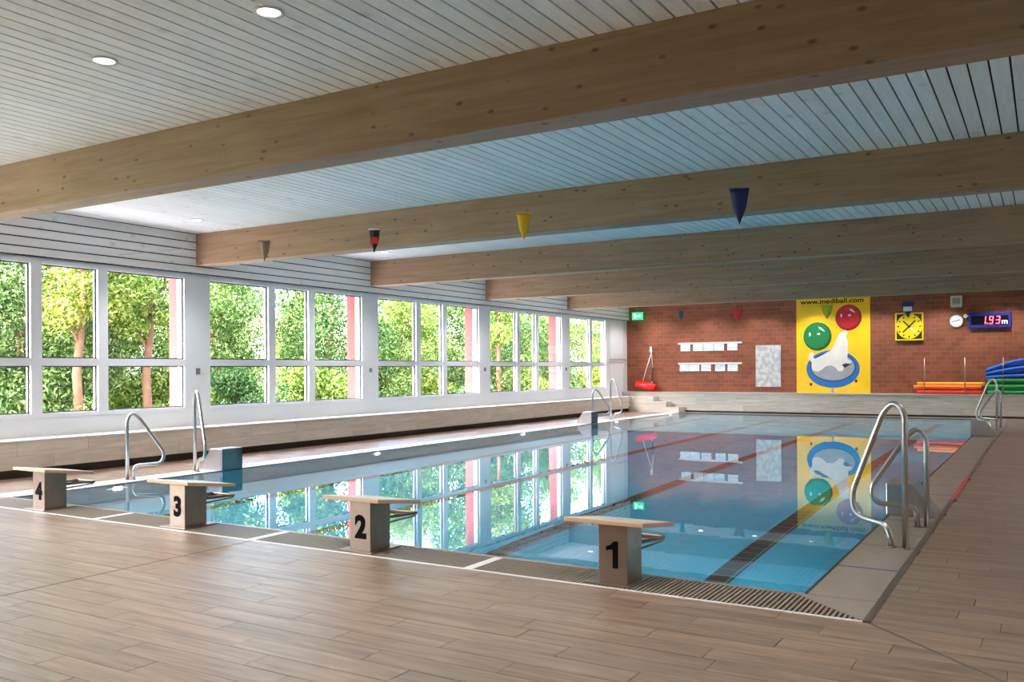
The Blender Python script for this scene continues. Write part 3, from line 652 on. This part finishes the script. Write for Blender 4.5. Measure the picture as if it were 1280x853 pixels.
# paper rails and papers
pz = ((2.60, 'upper', [-12.06, -11.56, -11.15, -10.74, -10.23]), (1.83, 'lower', [-12.10, -11.70, -11.25, -10.70, -10.22]))
ords = ['first', 'second', 'third', 'fourth', 'last']
for z, nm, xs in pz:
    rl = tag(box(-12.16, -9.68, WY - .03, WY, z - .03, z + .035).build('paper_rail', M['strip'], bevel=.004), nm + ' white paper rail on the brick wall, between the corner pole and the grey board', 'rail')
    for k, x in enumerate(xs):
        p = empty('paper_sheet', (x, WY - .012, z - .03), label='small landscape sheet of paper, %s from the corner pole, under the %s rail' % (ords[k], nm), cat='paper', group='sheets under the %s paper rail' % nm)
        box(0, .385, -.003, 0, -.26, .0).build('sheet', M['paper'], p)
nb_ = empty('notice_board', (-9.16, WY, .96), label='pale mottled notice board between paper rails and yellow banner', cat='notice board')
box(0, .91, -.04, 0, 0, 1.52).build('panel', M['board_print'], nb_, bevel=.006)
# exit sign
ex = empty('exit_sign', (-13.69, WY - .35, 3.71), label='green lit exit sign hanging in the far corner', cat='exit sign')
box(-.215, .215, -.04, .04, -.145, .145).build('box', M['exit_green'], ex, bevel=.006)
MB().tube([(-.01, 0, .145), (-.01, 0, CEIL - 3.71)], .008, 6).build('hanger', M['steel_dull'], ex)
poly('arrow', [(.03, -.03), (.11, -.03), (.11, -.08), (.19, .0), (.11, .08), (.11, .03), (.03, .03)], -.04, .002, M['exit_white'], ex)
poly('running_figure', [(-.15, -.10), (-.11, -.10), (-.08, -.03), (-.05, -.10), (-.01, -.10), (-.05, .02), (-.02, .02), (-.02, .05), (-.07, .06), (-.09, .10), (-.13, .10), (-.13, .05), (-.16, .0), (-.13, -.01), (-.11, .03), (-.11, -.03)], -.04, .002, M['exit_white'], ex)
# pole with red roller in the corner
rp = empty('pool_roller', (-13.35, WY - .17, .752), label='red roller with long pale pole leaning in the corner by the ledge', cat='cleaning tool')
MB().tube([(-.44, -.12, .32), (-.40, -.12, .31), (.34, -.12, .16), (.38, -.12, .15)], [.12, .145, .145, .12], 20).build('roller', M['red_gloss'], rp, smooth=True)
MB().tube([(.19, -.05, .30), (.19, .05, .92)], .035, 10).build('grip', M['black_rub'], rp, smooth=True)
MB().tube([(.19, .05, .92), (.12, .08, 1.55)], .022, 10).build('pole', M['steel'], rp, smooth=True)
MB().tube([(.12, .08, 1.50), (.10, .08, 1.58), (.10, .08, 1.76)], [.03, .055, .03], 10).build('pole_head', M['p_white'], rp, smooth=True)
MB().tube([(.12, .07, 1.50), (-.10, .02, .80), (-.20, -.04, .38)], .012, 8).build('strap', M['p_white'], rp, smooth=True)
for x in (-.20, .20): MB().tube([(x, -.1, .24), (x, -.07, .40)], .03, 8).build('bracket', M['steel'], rp, smooth=True)
# noodle rack and noodles
LZ = .75
for x, nm in ((-3.46, 'at the free end of the yellow noodles'), (-2.26, 'between the yellow and blue noodles'), (-1.17, 'in front of the blue and green noodles')):
    o = empty('rack_post', (x, 32.30, LZ), label='thin steel rack post on the ledge ' + nm, cat='post', group='rack posts on the ledge')
    MB().tube([(0, 0, 0), (0, 0, 1.20)], .018, 8).build('post', M['steel_dull'], o, smooth=True)
    box(-.05, .05, -.05, .05, 0, .01).build('foot', M['steel_dull'], o)
def noodle(x0, x1, z0, sag, y, r, mat, label, group):
    pts = [(x0 + (x1 - x0) * k / 14, y, z0 + sag * math.sin(math.pi * k / 14)) for k in range(15)]
    o = empty('foam_noodle', (x0, y, LZ), label=label, cat='foam noodle', group=group)
    MB().tube([(p[0] - x0, 0, p[2] - LZ) for p in pts], r, 12).build('tube', M[mat], o, smooth=True)
    e = MB(); e.tube([(-.002, 0, z0 - LZ), (.004, 0, z0 - LZ)], r * .35, 10); e.build('end_hole', M['black_rub'], o)
for k, (z, x0, x1, m, c) in enumerate(((.815, -3.70, -1.78, 'foam_red', 'red'), (.915, -3.74, -1.86, 'foam_red', 'red'), (.985, -3.80, -1.80, 'foam_orange', 'orange'), (1.085, -3.70, -1.68, 'foam_yellow', 'amber'))):
    noodle(x0, x1, z, -.015 if k == 1 else .0, 32.44 + .10 * (k % 2), .06, m, '%s foam noodle in the low stack, %s' % (c, ['bottom of the stack', 'just under the orange one', 'below the amber one', 'top of the stack'][k]), 'red and yellow noodles on the ledge')
for k in range(5): noodle(-1.62 + .05 * (k % 2), 1.1, .82 + .095 * k, -.01 * (k % 2), 32.42 + .12 * (k % 2), .058, 'foam_green', 'green foam noodle under the blue ones, %s of the green pile' % ['lowest', 'second lowest', 'middle', 'second highest', 'topmost'][k], 'green noodles on the ledge')
for k in range(5): noodle(-1.66, 1.1, 1.30 + .055 * k, .06 + .075 * k, 32.44 + .10 * (k % 2), .055, 'foam_blue', 'blue foam noodle bowed over the green ones, %s of the blue pile' % ['lowest', 'second lowest', 'middle', 'second highest', 'topmost'][k], 'blue noodles on the ledge')

# ------------------------------------------------------------------ pennants on two lines
def flag_line(y, x0, x1, z, label, sag=.05):
    pts = [(x0 + (x1 - x0) * k / 20, y, z - sag * 4 * (k / 20) * (1 - k / 20)) for k in range(21)]
    tag(MB().tube(pts, .0025, 5).build('flag_line', M['steel_dull']), label, 'line')
    return lambda x: z - sag * 4 * ((x - x0) / (x1 - x0)) * (1 - (x - x0) / (x1 - x0))
def pennant(x, y, z, w, h, mats, twist, label, group):
    o = empty('pennant', (x, y, z), twist, label=label, cat='pennant', group=group)
    m = MB(); n = 8; t = .004
    def prof(k): a = k / n; return w / 2 * ((1 - .35 * a / .55) if a < .55 else .65 * (1 - a) / .45), .02 * math.sin(a * 4) * a
    cloth = MB()
    for k in range(n + 1):
        hw, yy = prof(k); z_ = -h * k / n
        for u in (-1, -.33, .33, 1):
            cloth.v.append((hw * u, yy + .03 * (u * u), z_))
    b = len(cloth.v); cloth.v += [(a, c + t, d) for a, c, d in cloth.v]
    for k in range(n):
        for j in range(3):
            p = k * 4 + j; cloth.f.append((p, p + 1, p + 5, p + 4)); cloth.f.append((b + p + 4, b + p + 5, b + p + 1, b + p))
    for k in range(n):
        p = k * 4; cloth.f.append((p, p + 4, b + p + 4, b + p)); cloth.f.append((p + 3, b + p + 3, b + p + 7, p + 7))
    for j in range(3): cloth.f.append((j, b + j, b + j + 1, j + 1))
    cloth.build('cloth', M[mats[0]], o, smooth=True)
    if len(mats) > 1:
        box(-w * .30, w * .30, -.006, .034, -h * .62, -h * .34).build('stripe', M[mats[1]], o)
    box(-w / 2, w / 2, -.004, .012 + .02, -.012, .006).build('hem', M[mats[-1] if len(mats) > 2 else mats[0]], o)
    return o
Y1, Y2 = 10.0, 26.6
fz = flag_line(Y1, XF, XR, 3.74, 'thin line of large pennants in front of the second beam', .05)
def pf(x, *a): return pennant(x, Y1, fz(x), *a)
gN, gF = 'large pennants over the starting end', 'small looking pennants near the brick wall'
pf(-2.98, .22, .41, ['flag_blue'], .25, 'dark blue pennant on the line above the starting end', gN)
pf(-5.82, .19, .36, ['flag_yellow'], .45, 'yellow pennant on the line above the starting end', gN)
pf(-8.33, .17, .34, ['flag_dark', 'flag_red', 'flag_white'], .35, 'dark and red twisted pennant on the line above the starting end', gN)
pf(-10.55, .18, .32, ['flag_tan'], .5, 'brownish twisted pennant on the line by the window frieze', gN)
fz2 = flag_line(Y2, XF, XR, 3.50, 'thin line of pennants in front of the brick wall', .06)
def pf2(x, dz, *a): return pennant(x, Y2, fz2(x) - dz, *a)
pf2(-9.78, 0, .20, .36, ['flag_teal'], .9, 'grey blue folded pennant above the paper rails', gF)
pf2(-8.00, 0, .36, .40, ['flag_red'], .0, 'red pennant above the notice board', gF)
pf2(-5.40, -.02, .34, .42, ['flag_lime'], .1, 'yellow green pennant before the yellow banner', gF)
pf2(-3.26, -.02, .36, .44, ['flag_blue', 'flag_white'], .0, 'blue and white pennant above the yellow clock', gF)

# ------------------------------------------------------------------ outdoors
tag(box(-90, XL - .22, -40, 110, -.3, -.15).build('lawn', M['grass']), 'grassy ground beyond the windows', 'ground', kind='structure')
pv = tag(box(-18.4, XL - .22, -20, 60, -.15, -.13).build('terrace', M['paving']), 'pale concrete paving outside the window wall', 'paving', kind='structure')
tag(box(-15.35, XL - .22, YF - 1, YB + 1, 4.05, 4.3).build('trim_1', M['eave']), kind='structure', label='roof eave outside the windows')
for i, c in enumerate(piers):
    if c < 0: continue
    o = empty('outside_pillar', (XL - .42, c - .02, -.15), label='red pillar outside the window wall, %s from the brick end wall' % ordn[len(piers) - 1 - i], cat='pillar', group='red pillars outside the windows')
    box(-.14, .14, -.20, .20, 0, 4.2).build('shaft', M['red_pillar'], o); box(-.17, .17, -.24, .24, 0, .25).build('foot', M['eave'], o)

def leaf_cloud(name, clumps, n, size, mat, parent, seed, flat=.35):
    r = random.Random(seed); v = []; f = []
    tot = sum(c[3] ** 2 for c in clumps)
    for (cx, cy, cz, cr) in clumps:
        for _ in range(int(n * cr * cr / tot)):
            th = r.uniform(0, 2 * math.pi); ph = math.acos(r.uniform(-1, 1)); rad = cr * r.uniform(.45, 1.05)
            p = Vector((cx + rad * math.sin(ph) * math.cos(th), cy + rad * math.sin(ph) * math.sin(th), cz + .85 * rad * math.cos(ph)))
            nrm = Vector((math.sin(ph) * math.cos(th), math.sin(ph) * math.sin(th), math.cos(ph) + .35)) + Vector((r.gauss(0, .7), r.gauss(0, .7), r.gauss(0, .7)))
            nrm.normalize(); u = nrm.cross(Vector((r.gauss(0, 1), r.gauss(0, 1), r.gauss(0, 1)))).normalized(); w = nrm.cross(u); s = size * r.uniform(.6, 1.3)
            b = len(v); tip = -nrm * s * .15
            v += [tuple(p - u * s), tuple(p - w * s * flat), tuple(p + u * s + tip), tuple(p + w * s * flat)]; f.append((b, b + 1, b + 2, b + 3))
    me = bpy.data.meshes.new(name); me.from_pydata(v, [], f); me.materials.append(mat)
    o = bpy.data.objects.new(name, me); col.objects.link(o); o.parent = parent; o['kind'] = 'stuff'
    return o
def make_tree(seed, H, R, mat, n, low):
    r = random.Random(seed); t = empty('tree', (0, 0, 0))
    bend = [(0, 0, 0), (r.uniform(-.1, .1), r.uniform(-.1, .1), H * .3), (r.uniform(-.25, .25), r.uniform(-.25, .25), H * .6), (0, 0, H * .9)]
    MB().tube(bend, [.17, .13, .09, .03], 9).build('trunk', M['bark'], t, smooth=True)
    cl = []
    for k in range(20):
        z = low + (H - low) * (k + .5) / 20; a = k * 2.4 + r.uniform(-.4, .4); w = math.sin(math.pi * min(.96, max(.08, (z - low * .6) / (H - low * .6)))) ** .6
        d = R * w * r.uniform(.35, .75); cl.append((d * math.cos(a), d * math.sin(a), z, R * .42 * r.uniform(.7, 1.15)))
        if k % 3 == 0:
            MB().tube([(0, 0, max(.5, z - .9)), (d * .5 * math.cos(a), d * .5 * math.sin(a), z - .3), (d * math.cos(a), d * math.sin(a), z)], [.05, .035, .015], 6).build('branch', M['bark'], t, smooth=True)
    leaf_cloud('foliage', cl, n, .062, mat, t, seed); return t
def make_bare_tree(seed, H, R, mat, n):
    r = random.Random(seed); t = empty('tree', (0, 0, 0))
    MB().tube([(0, 0, 0), (.06, -.05, H * .3), (-.05, .06, H * .6), (.02, 0, H * .95)], [.11, .09, .07, .03], 10).build('trunk', M['bark'], t, smooth=True)
    cl = []
    for k in range(11):
        z = H * (.52 + .045 * k); a = k * 2.4; d = R * r.uniform(.3, .8); cl.append((d * math.cos(a), d * math.sin(a), z, R * .4))
        if k % 2 == 0: MB().tube([(0, 0, z - .7), (d * .6 * math.cos(a), d * .6 * math.sin(a), z - .25), (d * math.cos(a), d * math.sin(a), z)], [.045, .03, .012], 6).build('branch', M['bark'], t, smooth=True)
    leaf_cloud('foliage', cl, n, .062, mat, t, seed); return t
def make_shrub(seed, H, R, mat, n):
    r = random.Random(seed); t = empty('shrub', (0, 0, 0)); cl = []
    for k in range(12):
        a = r.uniform(0, 6.28); d = R * r.uniform(0, .7); cl.append((d * math.cos(a), d * math.sin(a), H * r.uniform(.2, .85), R * .42 * r.uniform(.8, 1.2)))
    for k in range(3): MB().tube([(0, 0, 0), (.3 * math.cos(k * 2.1), .3 * math.sin(k * 2.1), H * .6)], [.05, .02], 6).build('stem', M['bark'], t, smooth=True)
    leaf_cloud('foliage', cl, n, .07, mat, t, seed); return t
protos = [make_tree(11, 5.2, 2.1, M['leaf_a'], 30000, .9), make_tree(12, 5.8, 2.3, M['leaf_b'], 31000, 1.1), make_tree(13, 6.2, 2.4, M['leaf_c'], 31000, .8)]
bproto = [make_bare_tree(31, 5.6, 1.3, M['leaf_a'], 9000)]
sproto = [make_shrub(21, 1.9, 1.5, M['leaf_a'], 7000), make_shrub(22, 2.3, 1.6, M['leaf_c'], 7500)]
used = set()
def put(pl, idx, x, y, s, rz, label, cat, group):
    o = pl[idx] if (id(pl), idx) not in used else copy_tree(pl[idx])
    used.add((id(pl), idx)); o.location = (x, y, -.15); o.scale = (s, s, s); o.rotation_euler = (0, 0, rz); tag(o, label, cat, group)
rr = random.Random(5)
tl = ['light yellow green leafy tree in the row outside the windows', 'mid green leafy tree in the row outside the windows', 'dark green leafy tree in the row outside the windows']
k = 0
for y in (4.5, 8.2, 11.4, 15.0, 18.8, 22.4, 26.6, 30.5, 35, 39.5, 44.5, 50):
    put(protos, k % 3 if k != 1 else 0, -20.6 + rr.uniform(-1.0, .8), y + rr.uniform(-.6, .6), rr.uniform(.85, 1.05), rr.uniform(0, 6.28), tl[k % 3 if k != 1 else 0], 'tree', 'trees outside the windows'); k += 1
for y in (6, 11, 16.5, 22, 28, 34, 41, 48, 56, 64):
    put(protos, (k * 2 + 1) % 3, -27.0 + rr.uniform(-1, 1), y + rr.uniform(-1, 1), rr.uniform(1.0, 1.3), rr.uniform(0, 6.28), ['light yellow green', 'mid green', 'dark green'][(k * 2 + 1) % 3] + ' tree standing behind the row outside the windows', 'tree', 'trees of the back row'); k += 1
for i, y in enumerate((3.4, 6.2, 8.8, 11.6, 14.2, 17, 19.8, 22.6, 25.5, 28.6, 32, 35.6, 39.5, 44, 49)):
    put(sproto, i % 2, -19.0 + rr.uniform(-.3, .3), y + rr.uniform(-.4, .4), rr.uniform(.8, 1.1), rr.uniform(0, 6.28), ['light green low shrub in the bed outside the windows', 'dark green low shrub in the bed outside the windows'][i % 2], 'shrub', 'shrubs outside the windows')
for y, lb in ((11.55, 'bare trunked slender tree outside the first window bay by the blocks'), (13.25, 'bare trunked slender tree beside the red pillar closest to the blocks'), (28.5, 'bare trunked slender tree outside the bays towards the brick wall')):
    put(bproto, 0, -17.7, y, rr.uniform(.95, 1.1), rr.uniform(0, 6.28), lb, 'tree', 'slender trees outside the windows')
